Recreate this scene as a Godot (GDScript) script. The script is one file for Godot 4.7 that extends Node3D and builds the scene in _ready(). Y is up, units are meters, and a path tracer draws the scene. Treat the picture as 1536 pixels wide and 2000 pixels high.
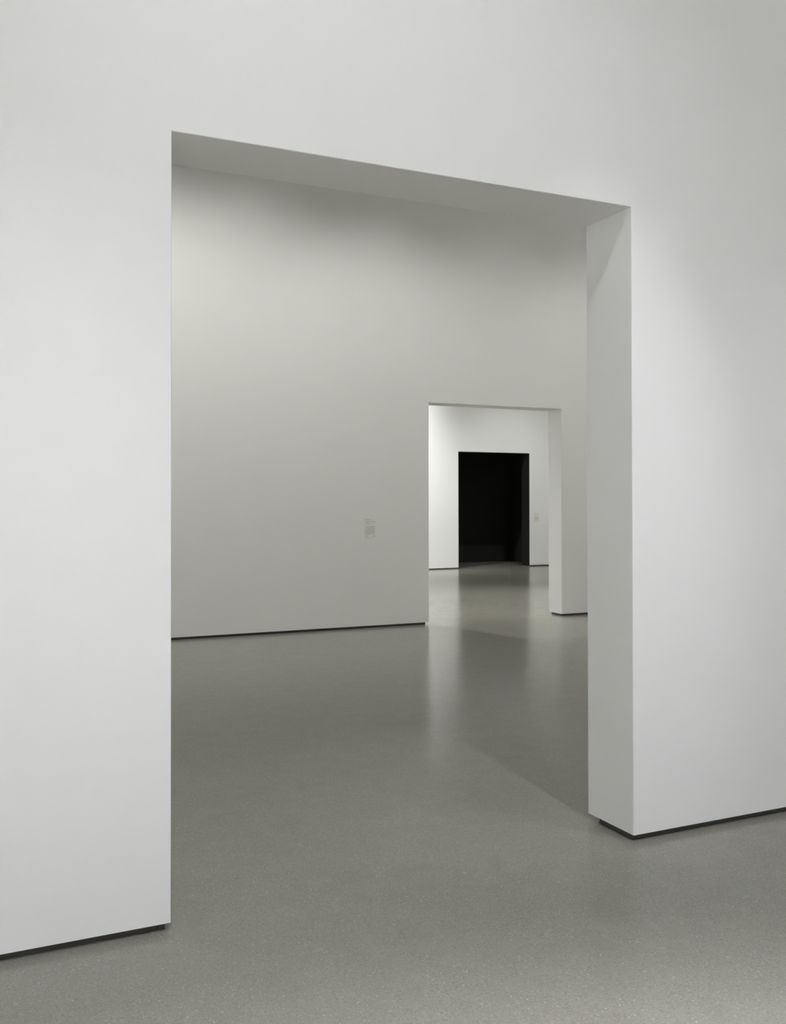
extends Node3D

# A white gallery seen through its openings: front wall, middle wall, far wall with a black opening.
# x runs right along the walls, -z runs away from the camera, units are metres.

const GAP := 0.03                 # the white panels stop this high above the floor
const TOP := 6.6                  # ceiling
const Z1 := -3.5204               # front wall, room side
const Z1B := -3.8742
const Z2 := -10.9737
const Z2B := -11.2948
const Z3 := -19.9846
const Z3B := -20.315
const REAR := 5.0                 # wall behind the camera
const OPEN1 := [0.6966, 2.865, 3.0106]
const OPEN2 := [5.558, 7.6708, 2.9417]
const OPEN3 := [10.938, 12.9919, 2.8745]

var mats := {}


func _ready() -> void:
	setup_camera()
	setup_environment()
	make_materials()
	build_structure()
	build_lights()
	build_labels()


# ---------------------------------------------------------------- camera, sky
func setup_camera() -> void:
	var cam := Camera3D.new()
	cam.name = "camera"
	add_child(cam)
	cam.position = Vector3(0, 1.6, 0)
	cam.rotation_degrees = Vector3(0.5601, -24.6507, -0.0704)
	var near := 0.05
	var f := 1809.985
	cam.keep_aspect = Camera3D.KEEP_HEIGHT
	cam.set_frustum(2000.0 / f * near, Vector2(0, -34.1275 / f * near), near, 100.0)
	cam.current = true


func setup_environment() -> void:
	var e := Environment.new()
	e.background_mode = Environment.BG_COLOR
	e.background_color = Color(0, 0, 0)
	e.tonemap_mode = Environment.TONE_MAPPER_LINEAR
	e.tonemap_exposure = 1.0
	e.sdfgi_enabled = true
	e.ssao_enabled = true
	e.ssil_enabled = true
	var w := WorldEnvironment.new()
	w.name = "world_environment"
	w.environment = e
	add_child(w)


# ---------------------------------------------------------------- lamps (real track spotlights under the ceiling)
# [x, y, z, aim x, aim y, aim z, energy, half cone degrees, colour]
func lamp_table() -> Array:
	var day := Color(0.967, 0.975, 1.0)       # lamps of the front room
	var soft := Color(1.0, 1.0, 0.98)        # lamps of the middle room
	var clear := Color(0.995, 1.0, 0.99)      # lamps of the far room
	return [
		# front room: on the front wall
		[2.59, 6.0, -1.13, 2.72, 0.0, -4.4, 8.0, 12.5, day],
		[0.60, 6.0, -1.13, 1.6, 2.7, -3.5, 3.3, 33.0, day],
		[0.10, 6.0, -0.60, 0.1, 0.0, -3.1, 11.5, 22.0, day],
		[4.40, 6.0, -1.13, 3.6, 0.0, -2.7, 6.5, 24.0, day],
		# front room: on the floor and the walls out of view
		[-1.0, 6.0, 2.0, -1.0, 0.0, 1.6, 75.0, 32.0, day],
		[1.5, 6.0, 1.0, 1.3, 0.0, 0.35, 122.0, 30.0, day],
		[-2.5, 6.0, 2.6, -2.5, 1.5, 5.0, 36.0, 45.0, day],
		[1.5, 6.0, 2.6, 1.5, 1.5, 5.0, 49.0, 45.0, day],
		[5.5, 6.0, 2.6, 5.5, 1.5, 5.0, 38.0, 45.0, day],
		[-2.6, 6.0, 0.5, -5.0, 1.5, 0.5, 34.0, 45.0, day],
		# middle room
		[-0.6, 6.0, -8.8, -0.4, 2.5, -10.97, 4.4, 58.0, soft],
		[1.2, 6.0, -8.8, 1.2, 2.3, -10.97, 3.8, 58.0, soft],
		[3.0, 6.0, -8.8, 3.0, 1.8, -10.97, 2.9, 55.0, soft],
		[4.8, 6.0, -8.8, 4.8, 1.5, -10.97, 3.0, 51.0, soft],
		[6.6, 6.0, -8.8, 6.6, 1.8, -10.97, 1.5, 49.0, soft],
		[8.4, 6.0, -8.8, 8.4, 1.6, -10.97, 2.1, 49.0, soft],
		[10.0, 6.0, -6.1, 10.0, 1.0, -3.9, 18.0, 45.0, soft],
		[10.8, 6.0, -7.4, 13.0, 2.4, -7.4, 50.0, 45.0, soft],
		[-2.8, 6.0, -7.4, -5.0, 2.2, -7.4, 38.0, 46.0, soft],
		# far room
		[5.05, 6.0, -13.60, 5.9, 0.0, -9.9, 18.0, 25.0, clear],
		[7.86, 6.0, -13.04, 8.0, 0.0, -13.2, 28.0, 30.0, clear],
		[7.4, 6.0, -17.6, 7.9, 3.0, -19.98, 46.0, 42.0, clear],
		[9.0, 6.0, -17.6, 9.2, 3.4, -19.98, 5.0, 40.0, clear],
		[12.0, 6.0, -17.2, 12.6, 0.0, -19.98, 7.0, 36.0, clear],
		[15.6, 6.0, -15.6, 18.0, 2.2, -15.6, 62.0, 50.0, clear],
		[4.4, 6.0, -15.6, 2.0, 2.2, -15.6, 62.0, 50.0, clear],
	]


# ---------------------------------------------------------------- materials
func noise_image(size: int, seed_value: int, freq: float, octaves: int, lo: Color, hi: Color) -> Image:
	var n := FastNoiseLite.new()
	n.seed = seed_value
	n.frequency = freq
	n.fractal_octaves = octaves
	var src := n.get_seamless_image(size, size)
	var img := Image.create(size, size, false, Image.FORMAT_RGB8)
	for y in size:
		for x in size:
			img.set_pixel(x, y, lo.lerp(hi, src.get_pixel(x, y).r))
	return img


func triplanar(m: StandardMaterial3D, scale: float) -> void:
	m.uv1_triplanar = true
	m.uv1_world_triplanar = true
	m.uv1_scale = Vector3(scale, scale, scale)


func make_materials() -> void:
	var paint := StandardMaterial3D.new()
	paint.albedo_color = Color(0.938, 0.938, 0.932)
	paint.roughness = 0.75
	paint.metallic_specular = 0.35
	var roller := noise_image(512, 3, 0.09, 4, Color(0, 0, 0), Color(1, 1, 1))
	roller.convert(Image.FORMAT_RGBA8)
	roller.bump_map_to_normal_map(1.2)
	paint.normal_enabled = true
	paint.normal_texture = ImageTexture.create_from_image(roller)
	paint.normal_scale = 0.12
	triplanar(paint, 2.5)
	mats.paint = paint
	var plaster: StandardMaterial3D = paint.duplicate()
	plaster.albedo_color = Color(0.78, 0.78, 0.775)
	mats.plaster = plaster

	var black := StandardMaterial3D.new()
	black.albedo_color = Color(0.19, 0.19, 0.188)
	black.roughness = 0.8
	black.metallic_specular = 0.25
	mats.black = black

	# ground cement with small pale and dark grains, sealed to a satin shine
	var rng := RandomNumberGenerator.new()
	rng.seed = 41
	var size := 1024
	var coarse := FastNoiseLite.new()
	coarse.seed = 8
	coarse.frequency = 0.006
	coarse.fractal_octaves = 3
	var blot := coarse.get_seamless_image(size, size)
	var img := Image.create(size, size, false, Image.FORMAT_RGB8)
	for y in size:
		for x in size:
			var v := 0.556 + (blot.get_pixel(x, y).r - 0.5) * 0.03 + rng.randf_range(-0.028, 0.028)
			img.set_pixel(x, y, Color(v, v * 0.995, v * 0.908))
	for k in 90000:
		var r := rng.randf()
		var v := 0.0
		if r < 0.48:
			v = rng.randf_range(0.562, 0.602)
		elif r < 0.52:
			v = rng.randf_range(0.64, 0.76)
		else:
			v = rng.randf_range(0.512, 0.552)
		var warmth := rng.randf_range(0.86, 0.97)
		var c := Color(v, v * (warmth * 0.3 + 0.7), v * warmth)
		var most := 3 if v > 0.62 else 4
		var w := rng.randi_range(1, most)
		var h := rng.randi_range(1, most)
		var at := Vector2i(rng.randi_range(1, size - 7), rng.randi_range(1, size - 7))
		img.fill_rect(Rect2i(at.x, at.y, w, h), c)
		if w > 2 and h > 2:
			img.fill_rect(Rect2i(at.x + 1, at.y - 1, w - 2, h + 2), c)
			img.fill_rect(Rect2i(at.x - 1, at.y + 1, w + 2, h - 2), c)
	var terrazzo := StandardMaterial3D.new()
	terrazzo.albedo_texture = ImageTexture.create_from_image(img)
	terrazzo.metallic_specular = 0.38
	terrazzo.roughness = 0.19
	triplanar(terrazzo, 0.75)
	mats.floor = terrazzo

	var metal := StandardMaterial3D.new()
	metal.albedo_color = Color(0.26, 0.26, 0.245)
	metal.metallic = 0.3
	metal.roughness = 0.45
	mats.base = metal

	var joint := StandardMaterial3D.new()
	joint.albedo_color = Color(0.10, 0.10, 0.10)
	joint.roughness = 0.9
	mats.joint = joint

	var bead := StandardMaterial3D.new()
	bead.albedo_color = Color(0.46, 0.28, 0.22)
	bead.roughness = 0.7
	mats.bead = bead

	var housing := StandardMaterial3D.new()
	housing.albedo_color = Color(0.88, 0.88, 0.87)
	housing.roughness = 0.4
	mats.housing = housing


# ---------------------------------------------------------------- mesh helpers
func quad(st: SurfaceTool, a: Vector3, b: Vector3, c: Vector3, d: Vector3, n: Vector3) -> void:
	# four corners in order round the face; turned so that it faces n
	var facing := (b - a).cross(c - a)
	var p := [a, b, c, a, c, d] if facing.dot(n) < 0.0 else [a, c, b, a, d, c]
	for v in p:
		st.set_normal(n.normalized())
		st.add_vertex(v)


func box(st: SurfaceTool, lo: Vector3, hi: Vector3, ch := 0.0) -> void:
	# a box; ch > 0 cuts all its edges by that much
	var c := (lo + hi) * 0.5
	var h := (hi - lo) * 0.5
	var ax := [Vector3.RIGHT, Vector3.UP, Vector3.BACK]
	for i in 3:
		for s in [-1.0, 1.0]:
			var n: Vector3 = ax[i] * s
			var u: Vector3 = ax[(i + 1) % 3]
			var v: Vector3 = ax[(i + 2) % 3]
			var o := c + n * h[i]
			var hu := h[(i + 1) % 3] - ch
			var hv := h[(i + 2) % 3] - ch
			quad(st, o - u * hu - v * hv, o + u * hu - v * hv, o + u * hu + v * hv, o - u * hu + v * hv, n)
	if ch <= 0.0:
		return
	for i in 3:
		var j := (i + 1) % 3
		var k := (i + 2) % 3
		for s in [-1.0, 1.0]:
			for t in [-1.0, 1.0]:
				var nj: Vector3 = ax[j] * s
				var nk: Vector3 = ax[k] * t
				var e: Vector3 = ax[i] * (h[i] - ch)
				var p := c + nj * h[j] + nk * (h[k] - ch)
				var q := c + nj * (h[j] - ch) + nk * h[k]
				quad(st, p - e, p + e, q + e, q - e, nj + nk)
	for sx in [-1.0, 1.0]:
		for sy in [-1.0, 1.0]:
			for sz in [-1.0, 1.0]:
				var s := Vector3(sx, sy, sz)
				var a := c + s * Vector3(h.x, h.y - ch, h.z - ch)
				var b := c + s * Vector3(h.x - ch, h.y, h.z - ch)
				var d := c + s * Vector3(h.x - ch, h.y - ch, h.z)
				quad(st, a, b, d, d, s)


func tube(st: SurfaceTool, prof: Array, seg := 24) -> void:
	# turns a profile of (radius, along -z) about the z axis
	for i in prof.size() - 1:
		var p: Vector2 = prof[i]
		var q: Vector2 = prof[i + 1]
		for k in seg:
			var a0 := TAU * k / seg
			var a1 := TAU * (k + 1) / seg
			var am := (a0 + a1) * 0.5
			var d := q - p
			var n2 := Vector2(-d.y, d.x).normalized()
			var n := Vector3(cos(am) * n2.x, sin(am) * n2.x, -n2.y) * -1.0
			quad(st, Vector3(cos(a0) * p.x, sin(a0) * p.x, -p.y), Vector3(cos(a1) * p.x, sin(a1) * p.x, -p.y), Vector3(cos(a1) * q.x, sin(a1) * q.x, -q.y), Vector3(cos(a0) * q.x, sin(a0) * q.x, -q.y), n)


func begin() -> SurfaceTool:
	var st := SurfaceTool.new()
	st.begin(Mesh.PRIMITIVE_TRIANGLES)
	return st


func put(called: String, st: SurfaceTool, m: Material, parent: Node = null) -> MeshInstance3D:
	var o := MeshInstance3D.new()
	o.name = called
	o.mesh = st.commit()
	o.material_override = m
	o.cast_shadow = GeometryInstance3D.SHADOW_CASTING_SETTING_ON
	(self if parent == null else parent).add_child(o, true)
	if parent == null:
		o.set_meta("kind", "structure")
	return o


func slab(called: String, lo: Vector3, hi: Vector3, m: Material, label := "", category := "wall", parent: Node = null) -> MeshInstance3D:
	var st := begin()
	box(st, lo, hi)
	var o := put(called, st, m, parent)
	if label:
		o.set_meta("label", label)
		o.set_meta("category", category)
	return o


func wall_with_opening(called: String, xa: float, xb: float, z0: float, z1: float, op: Array, m: Material, label: String) -> MeshInstance3D:
	# z0: face towards the camera, z1: face away; op: left edge, right edge, head height. Arrises eased by c.
	var st := begin()
	var c := 0.0025
	var l: float = op[0]
	var r: float = op[1]
	var t: float = op[2]
	for side in [[z0, 1.0], [z1, -1.0]]:
		var z: float = side[0]
		var n := Vector3(0, 0, side[1])
		for rect in [[xa, l - c, GAP, TOP], [r + c, xb, GAP, TOP], [l - c, r + c, t + c, TOP]]:
			quad(st, Vector3(rect[0], rect[2], z), Vector3(rect[1], rect[2], z), Vector3(rect[1], rect[3], z), Vector3(rect[0], rect[3], z), n)
		var zc: float = z - side[1] * c
		quad(st, Vector3(l - c, GAP, z), Vector3(l, GAP, zc), Vector3(l, t, zc), Vector3(l - c, t + c, z), Vector3(1, 0, side[1]))
		quad(st, Vector3(r + c, GAP, z), Vector3(r, GAP, zc), Vector3(r, t, zc), Vector3(r + c, t + c, z), Vector3(-1, 0, side[1]))
		quad(st, Vector3(l - c, t + c, z), Vector3(l, t, zc), Vector3(r, t, zc), Vector3(r + c, t + c, z), Vector3(0, -1, side[1]))
	var za := z0 - c
	var zb := z1 + c
	quad(st, Vector3(l, GAP, za), Vector3(l, GAP, zb), Vector3(l, t, zb), Vector3(l, t, za), Vector3.RIGHT)
	quad(st, Vector3(r, GAP, za), Vector3(r, GAP, zb), Vector3(r, t, zb), Vector3(r, t, za), Vector3.LEFT)
	quad(st, Vector3(l, t, za), Vector3(l, t, zb), Vector3(r, t, zb), Vector3(r, t, za), Vector3.DOWN)
	for rect in [[xa, l], [r, xb]]:
		quad(st, Vector3(rect[0], GAP, z0), Vector3(rect[1], GAP, z0), Vector3(rect[1], GAP, z1), Vector3(rect[0], GAP, z1), Vector3.DOWN)
	quad(st, Vector3(xa, TOP, z0), Vector3(xb, TOP, z0), Vector3(xb, TOP, z1), Vector3(xa, TOP, z1), Vector3.UP)
	for e in [[xa, -1.0], [xb, 1.0]]:
		quad(st, Vector3(e[0], GAP, z0), Vector3(e[0], GAP, z1), Vector3(e[0], TOP, z1), Vector3(e[0], TOP, z0), Vector3(e[1], 0, 0))
	var o := put(called, st, m)
	o.set_meta("label", label)
	o.set_meta("category", "wall")
	return o


func baseboard(called: String, label: String, pieces: Array) -> Node3D:
	# dark recessed metal strips under a wall; each piece is [lo, hi]
	var root := Node3D.new()
	root.name = called
	add_child(root)
	root.set_meta("kind", "structure")
	root.set_meta("label", label)
	root.set_meta("category", "baseboard")
	for p in pieces:
		var st := begin()
		box(st, p[0], p[1], 0.0008)
		put("base_strip", st, mats.base, root)
	return root


func strips(xs: Array, z0: float, z1: float) -> Array:
	# lengths of strip between the given x positions, a hair apart at each joint
	var out := []
	for i in xs.size() - 1:
		out.append([Vector3(xs[i] + 0.001, 0.0, z1), Vector3(xs[i + 1] - 0.001, GAP, z0)])
	return out


# ---------------------------------------------------------------- the rooms
func build_structure() -> void:
	var x0 := -5.0
	var x1 := 18.0
	var zend := -23.2
	slab("floor", Vector3(x0 - 0.3, -0.25, zend - 0.3), Vector3(x1 + 0.3, 0.0, REAR + 0.3), mats.floor, "grey speckled satin floor running through all the rooms", "floor")
	slab("ceiling", Vector3(x0 - 0.3, TOP, zend - 0.3), Vector3(x1 + 0.3, TOP + 0.25, REAR + 0.3), mats.plaster, "white ceiling over the gallery rooms", "ceiling")

	# front wall with its tall opening
	var front := wall_with_opening("wall_front", x0, 9.0, Z1, Z1B, OPEN1, mats.paint, "bright white front wall with the tall wide opening")
	for r in [[x0, OPEN1[0] - 0.006], [OPEN1[1] + 0.004, 9.0]]:
		var st := begin()
		box(st, Vector3(r[0], GAP - 0.0022, Z1 - 0.012), Vector3(r[1], GAP, Z1 - 0.0015))
		put("edge_bead", st, mats.bead, front).set_meta("label", "thin rust brown metal bead along the lower edge")
	baseboard("baseboard_front_left", "dark recessed base strip under the left part of the front wall",
		strips([x0, -1.75, OPEN1[0] - 0.045, OPEN1[0] - 0.018], Z1 - 0.025, Z1B + 0.075))
	var jamb_pieces := strips([OPEN1[1] + 0.009, 5.31, 9.0], Z1 - 0.022, Z1B + 0.09)
	jamb_pieces.append([Vector3(OPEN1[1] + 0.016, 0.0, Z1B + 0.072), Vector3(5.0, GAP, Z1B + 0.0885)])
	baseboard("baseboard_front_right", "dark recessed base strip under the right part of the front wall", jamb_pieces)

	# middle wall
	wall_with_opening("wall_middle", x0, x1, Z2, Z2B, OPEN2, mats.paint, "greyish white middle wall with a smaller opening and a text label")
	baseboard("baseboard_middle_left", "dark base strip under the middle wall left of its opening",
		strips([x0, 0.95, 2.39, 3.832, 5.225, OPEN2[0] - 0.046], Z2 - 0.02, Z2B + 0.055))
	baseboard("baseboard_middle_right", "dark base strip under the middle wall right of its opening",
		strips([OPEN2[1] + 0.012, 10.1, 12.6, x1], Z2 - 0.02, Z2B + 0.055))

	# far wall, white outside, black inside the opening
	var far := wall_with_opening("wall_far", 2.0, x1, Z3, Z3B, OPEN3, mats.paint, "white far wall around the black opening")
	var st := begin()
	var e := 0.006
	box(st, Vector3(OPEN3[0], GAP, Z3B), Vector3(OPEN3[0] + e, OPEN3[2], Z3 + 0.0005))
	box(st, Vector3(OPEN3[1] - e, GAP, Z3B), Vector3(OPEN3[1], OPEN3[2], Z3 + 0.0005))
	box(st, Vector3(OPEN3[0] + e, OPEN3[2] - e, Z3B), Vector3(OPEN3[1] - e, OPEN3[2], Z3 + 0.0005))
	put("opening_lining", st, mats.black, far).set_meta("label", "matt black lining of the far opening")
	st = begin()
	box(st, Vector3(2.0, GAP, Z3B - 0.02), Vector3(OPEN3[0] + e, TOP, Z3B))
	box(st, Vector3(OPEN3[1] - e, GAP, Z3B - 0.02), Vector3(x1, TOP, Z3B))
	box(st, Vector3(OPEN3[0] + e, OPEN3[2] - e, Z3B - 0.02), Vector3(OPEN3[1] - e, TOP, Z3B))
	put("black_backing", st, mats.black, far).set_meta("label", "matt black inner face of the far wall")
	baseboard("baseboard_far_left", "dark base strip under the far wall left of the black opening",
		strips([2.0, 7.4, OPEN3[0] - 0.004], Z3 - 0.01, Z3B))
	baseboard("baseboard_far_right", "dark base strip under the far wall right of the black opening",
		strips([OPEN3[1] + 0.004, 15.3, x1], Z3 - 0.01, Z3B))

	# the black room behind
	slab("wall_black_back", Vector3(8.0, 0.012, -22.44), Vector3(13.9, TOP, -22.14), mats.black, "matt black wall deep inside the dark opening")
	slab("wall_black_right", Vector3(13.74, 0.012, -22.14), Vector3(13.9, TOP, Z3B - 0.02), mats.black, "matt black side wall right inside the dark opening")
	slab("wall_black_left", Vector3(8.0, 0.0, -22.14), Vector3(8.2, TOP, Z3B - 0.02), mats.black)
	slab("ceiling_black", Vector3(8.0, 4.2, -22.14), Vector3(13.9, 4.4, Z3B - 0.02), mats.black)

	# walls out of view that close the rooms
	slab("wall_rear", Vector3(x0, 0, REAR), Vector3(9.3, TOP, REAR + 0.3), mats.paint)
	slab("wall_left", Vector3(x0 - 0.3, 0, zend), Vector3(x0, TOP, REAR + 0.3), mats.paint)
	slab("wall_right", Vector3(9.0, 0, Z1B), Vector3(9.3, TOP, REAR), mats.paint)
	slab("wall_right_middle", Vector3(13.0, 0, Z2), Vector3(13.3, TOP, Z1B), mats.paint)
	slab("wall_right_far", Vector3(x1, 0, zend), Vector3(x1 + 0.3, TOP, Z1B), mats.paint)
	slab("wall_left_far", Vector3(1.7, 0, zend), Vector3(2.0, TOP, Z2B), mats.paint)
	slab("wall_right_front", Vector3(9.3, 0, Z1B), Vector3(x1, TOP, Z1), mats.paint)
	slab("wall_end", Vector3(x0, 0, zend - 0.3), Vector3(x1, TOP, zend), mats.paint)


# ---------------------------------------------------------------- track spotlights, parts of the ceiling
func build_lights() -> void:
	var ceiling := get_node("ceiling")
	var rows := {}
	for a in lamp_table():
		if not rows.has(a[2]):
			rows[a[2]] = []
		rows[a[2]].append(a[0])
	for z in rows:
		var lo: float = rows[z].min() - 0.8
		var hi: float = rows[z].max() + 0.8
		var st := begin()
		box(st, Vector3(lo, TOP - 0.045, z - 0.018), Vector3(hi, TOP, z + 0.018), 0.002)
		put("lighting_track", st, mats.housing, ceiling)
	for a in lamp_table():
		var at := Vector3(a[0], a[1], a[2])
		var aim := Vector3(a[3], a[4], a[5])
		var head := Node3D.new()
		head.name = "track_spotlight"
		ceiling.add_child(head, true)
		head.position = at
		# stem
		var st := begin()
		box(st, Vector3(-0.012, 0.02, -0.012), Vector3(0.012, TOP - a[1] - 0.045, 0.012), 0.002)
		put("stem", st, mats.housing, head)
		# housing: an open can round the lens
		st = begin()
		tube(st, [Vector2(0.0, -0.11), Vector2(0.055, -0.11), Vector2(0.062, -0.10), Vector2(0.066, 0.012), Vector2(0.060, 0.012), Vector2(0.058, 0.0)])
		var can := put("housing", st, mats.housing, head)
		st = begin()
		tube(st, [Vector2(0.058, 0.0), Vector2(0.0, 0.0)])
		var glow := StandardMaterial3D.new()
		glow.albedo_color = Color(0.9, 0.9, 0.9)
		glow.emission_enabled = true
		glow.emission = a[8]
		glow.emission_energy_multiplier = 2.0
		var lens := put("lamp_lens", st, glow, head)
		var look := Transform3D().looking_at(aim - at, Vector3.UP if absf((aim - at).normalized().y) < 0.99 else Vector3.RIGHT)
		can.transform = look
		lens.transform = look
		var l := SpotLight3D.new()
		l.name = "spot"
		head.add_child(l)
		l.transform = Transform3D(look.basis, look.basis * Vector3(0, 0, -0.035))
		l.light_energy = a[6]
		l.light_color = a[8]
		l.light_size = 0.06
		l.spot_angle = a[7]
		l.spot_angle_attenuation = 1.0
		l.spot_attenuation = 2.0
		l.spot_range = 40.0
		l.shadow_enabled = true


# ---------------------------------------------------------------- wall labels
func print_image() -> Image:
	# the printed side of a wall label: a few lines, a block of small text, a mark and a short word at the foot
	var w := 336
	var h := 510
	var img := Image.create(w, h, false, Image.FORMAT_RGB8)
	img.fill(Color(0.94, 0.922, 0.91))
	var rng := RandomNumberGenerator.new()
	rng.seed = 12
	var lines := [
		[0.095, 0.48, 0.034, Color(0.10, 0.10, 0.10)], [0.190, 0.93, 0.034, Color(0.08, 0.08, 0.08)],
		[0.235, 0.34, 0.022, Color(0.35, 0.35, 0.33)], [0.282, 0.68, 0.022, Color(0.38, 0.37, 0.35)], [0.335, 0.34, 0.020, Color(0.45, 0.44, 0.40)],
	]
	for k in 17:
		lines.append([0.405 + k * 0.0265, 0.87 if k < 16 else 0.66, 0.0165, Color(0.42, 0.40, 0.38)])
	for a in lines:
		var x := int(0.10 * w)
		var stop := int(a[1] * w)
		while x < stop:
			var letters := rng.randi_range(2, 8)
			for k in letters:
				if x >= stop:
					break
				var lh := int(a[2] * h * (1.0 if rng.randf() < 0.25 else 0.72))
				var lw := maxi(2, int(a[2] * h * 0.42))
				var y := int(a[0] * h) - lh
				img.fill_rect(Rect2i(x, y, 2 if a[2] > 0.03 else 1, lh), a[3])
				if rng.randf() < 0.7:
					img.fill_rect(Rect2i(x, y + (lh - 2 if rng.randf() < 0.5 else 0), lw - 1, 1), a[3])
				if rng.randf() < 0.6:
					img.fill_rect(Rect2i(x + lw - 2, y, 1, lh), a[3])
				x += lw + 1
			x += int(a[2] * h * 0.45)
	for y in 17:
		for x in 17:
			if Vector2(x - 8, y - 8).length() < 8.2:
				img.set_pixel(int(0.105 * w) + x, int(0.895 * h) + y, Color(0.05, 0.05, 0.05))
	for k in 6:
		img.fill_rect(Rect2i(int(0.18 * w) + k * 7, int(0.905 * h), 4, 8), Color(0.42, 0.40, 0.38))
	for k in 8:
		img.fill_rect(Rect2i(int(0.70 * w) + k * 7, int(0.900 * h), 5, 10), Color(0.36, 0.35, 0.33))
	return img


func wall_label(at: Vector3, size: Vector2, printed: Material, card: Material, label: String) -> void:
	var root := Node3D.new()
	root.name = "wall_label"
	add_child(root, true)
	root.position = at
	root.set_meta("label", label)
	root.set_meta("category", "label")
	root.set_meta("group", "printed wall labels")
	var st := begin()
	box(st, Vector3(-size.x / 2, -size.y / 2, 0.0), Vector3(size.x / 2, size.y / 2, 0.004), 0.0006)
	put("card", st, card, root)
	st = begin()
	var x := size.x / 2 - 0.0008
	var y := size.y / 2 - 0.0008
	var z := 0.0042
	for v in [[-x, -y, 0, 1], [x, y, 1, 0], [x, -y, 1, 1], [-x, -y, 0, 1], [-x, y, 0, 0], [x, y, 1, 0]]:
		st.set_normal(Vector3.BACK)
		st.set_uv(Vector2(v[2], v[3]))
		st.add_vertex(Vector3(v[0], v[1], z))
	put("printed_text", st, printed, root)


func build_labels() -> void:
	var card := StandardMaterial3D.new()
	card.albedo_color = Color(0.94, 0.922, 0.91)
	card.roughness = 0.6
	var printed := StandardMaterial3D.new()
	printed.albedo_texture = ImageTexture.create_from_image(print_image())
	printed.roughness = 0.6
	wall_label(Vector3(4.7155, 1.286, Z2), Vector2(0.167, 0.254), printed, card, "small printed text label on the middle wall left of the opening")
	wall_label(Vector3(13.206, 1.243, Z3), Vector2(0.167, 0.254), printed, card, "tiny printed text label on the far wall beside the black opening")
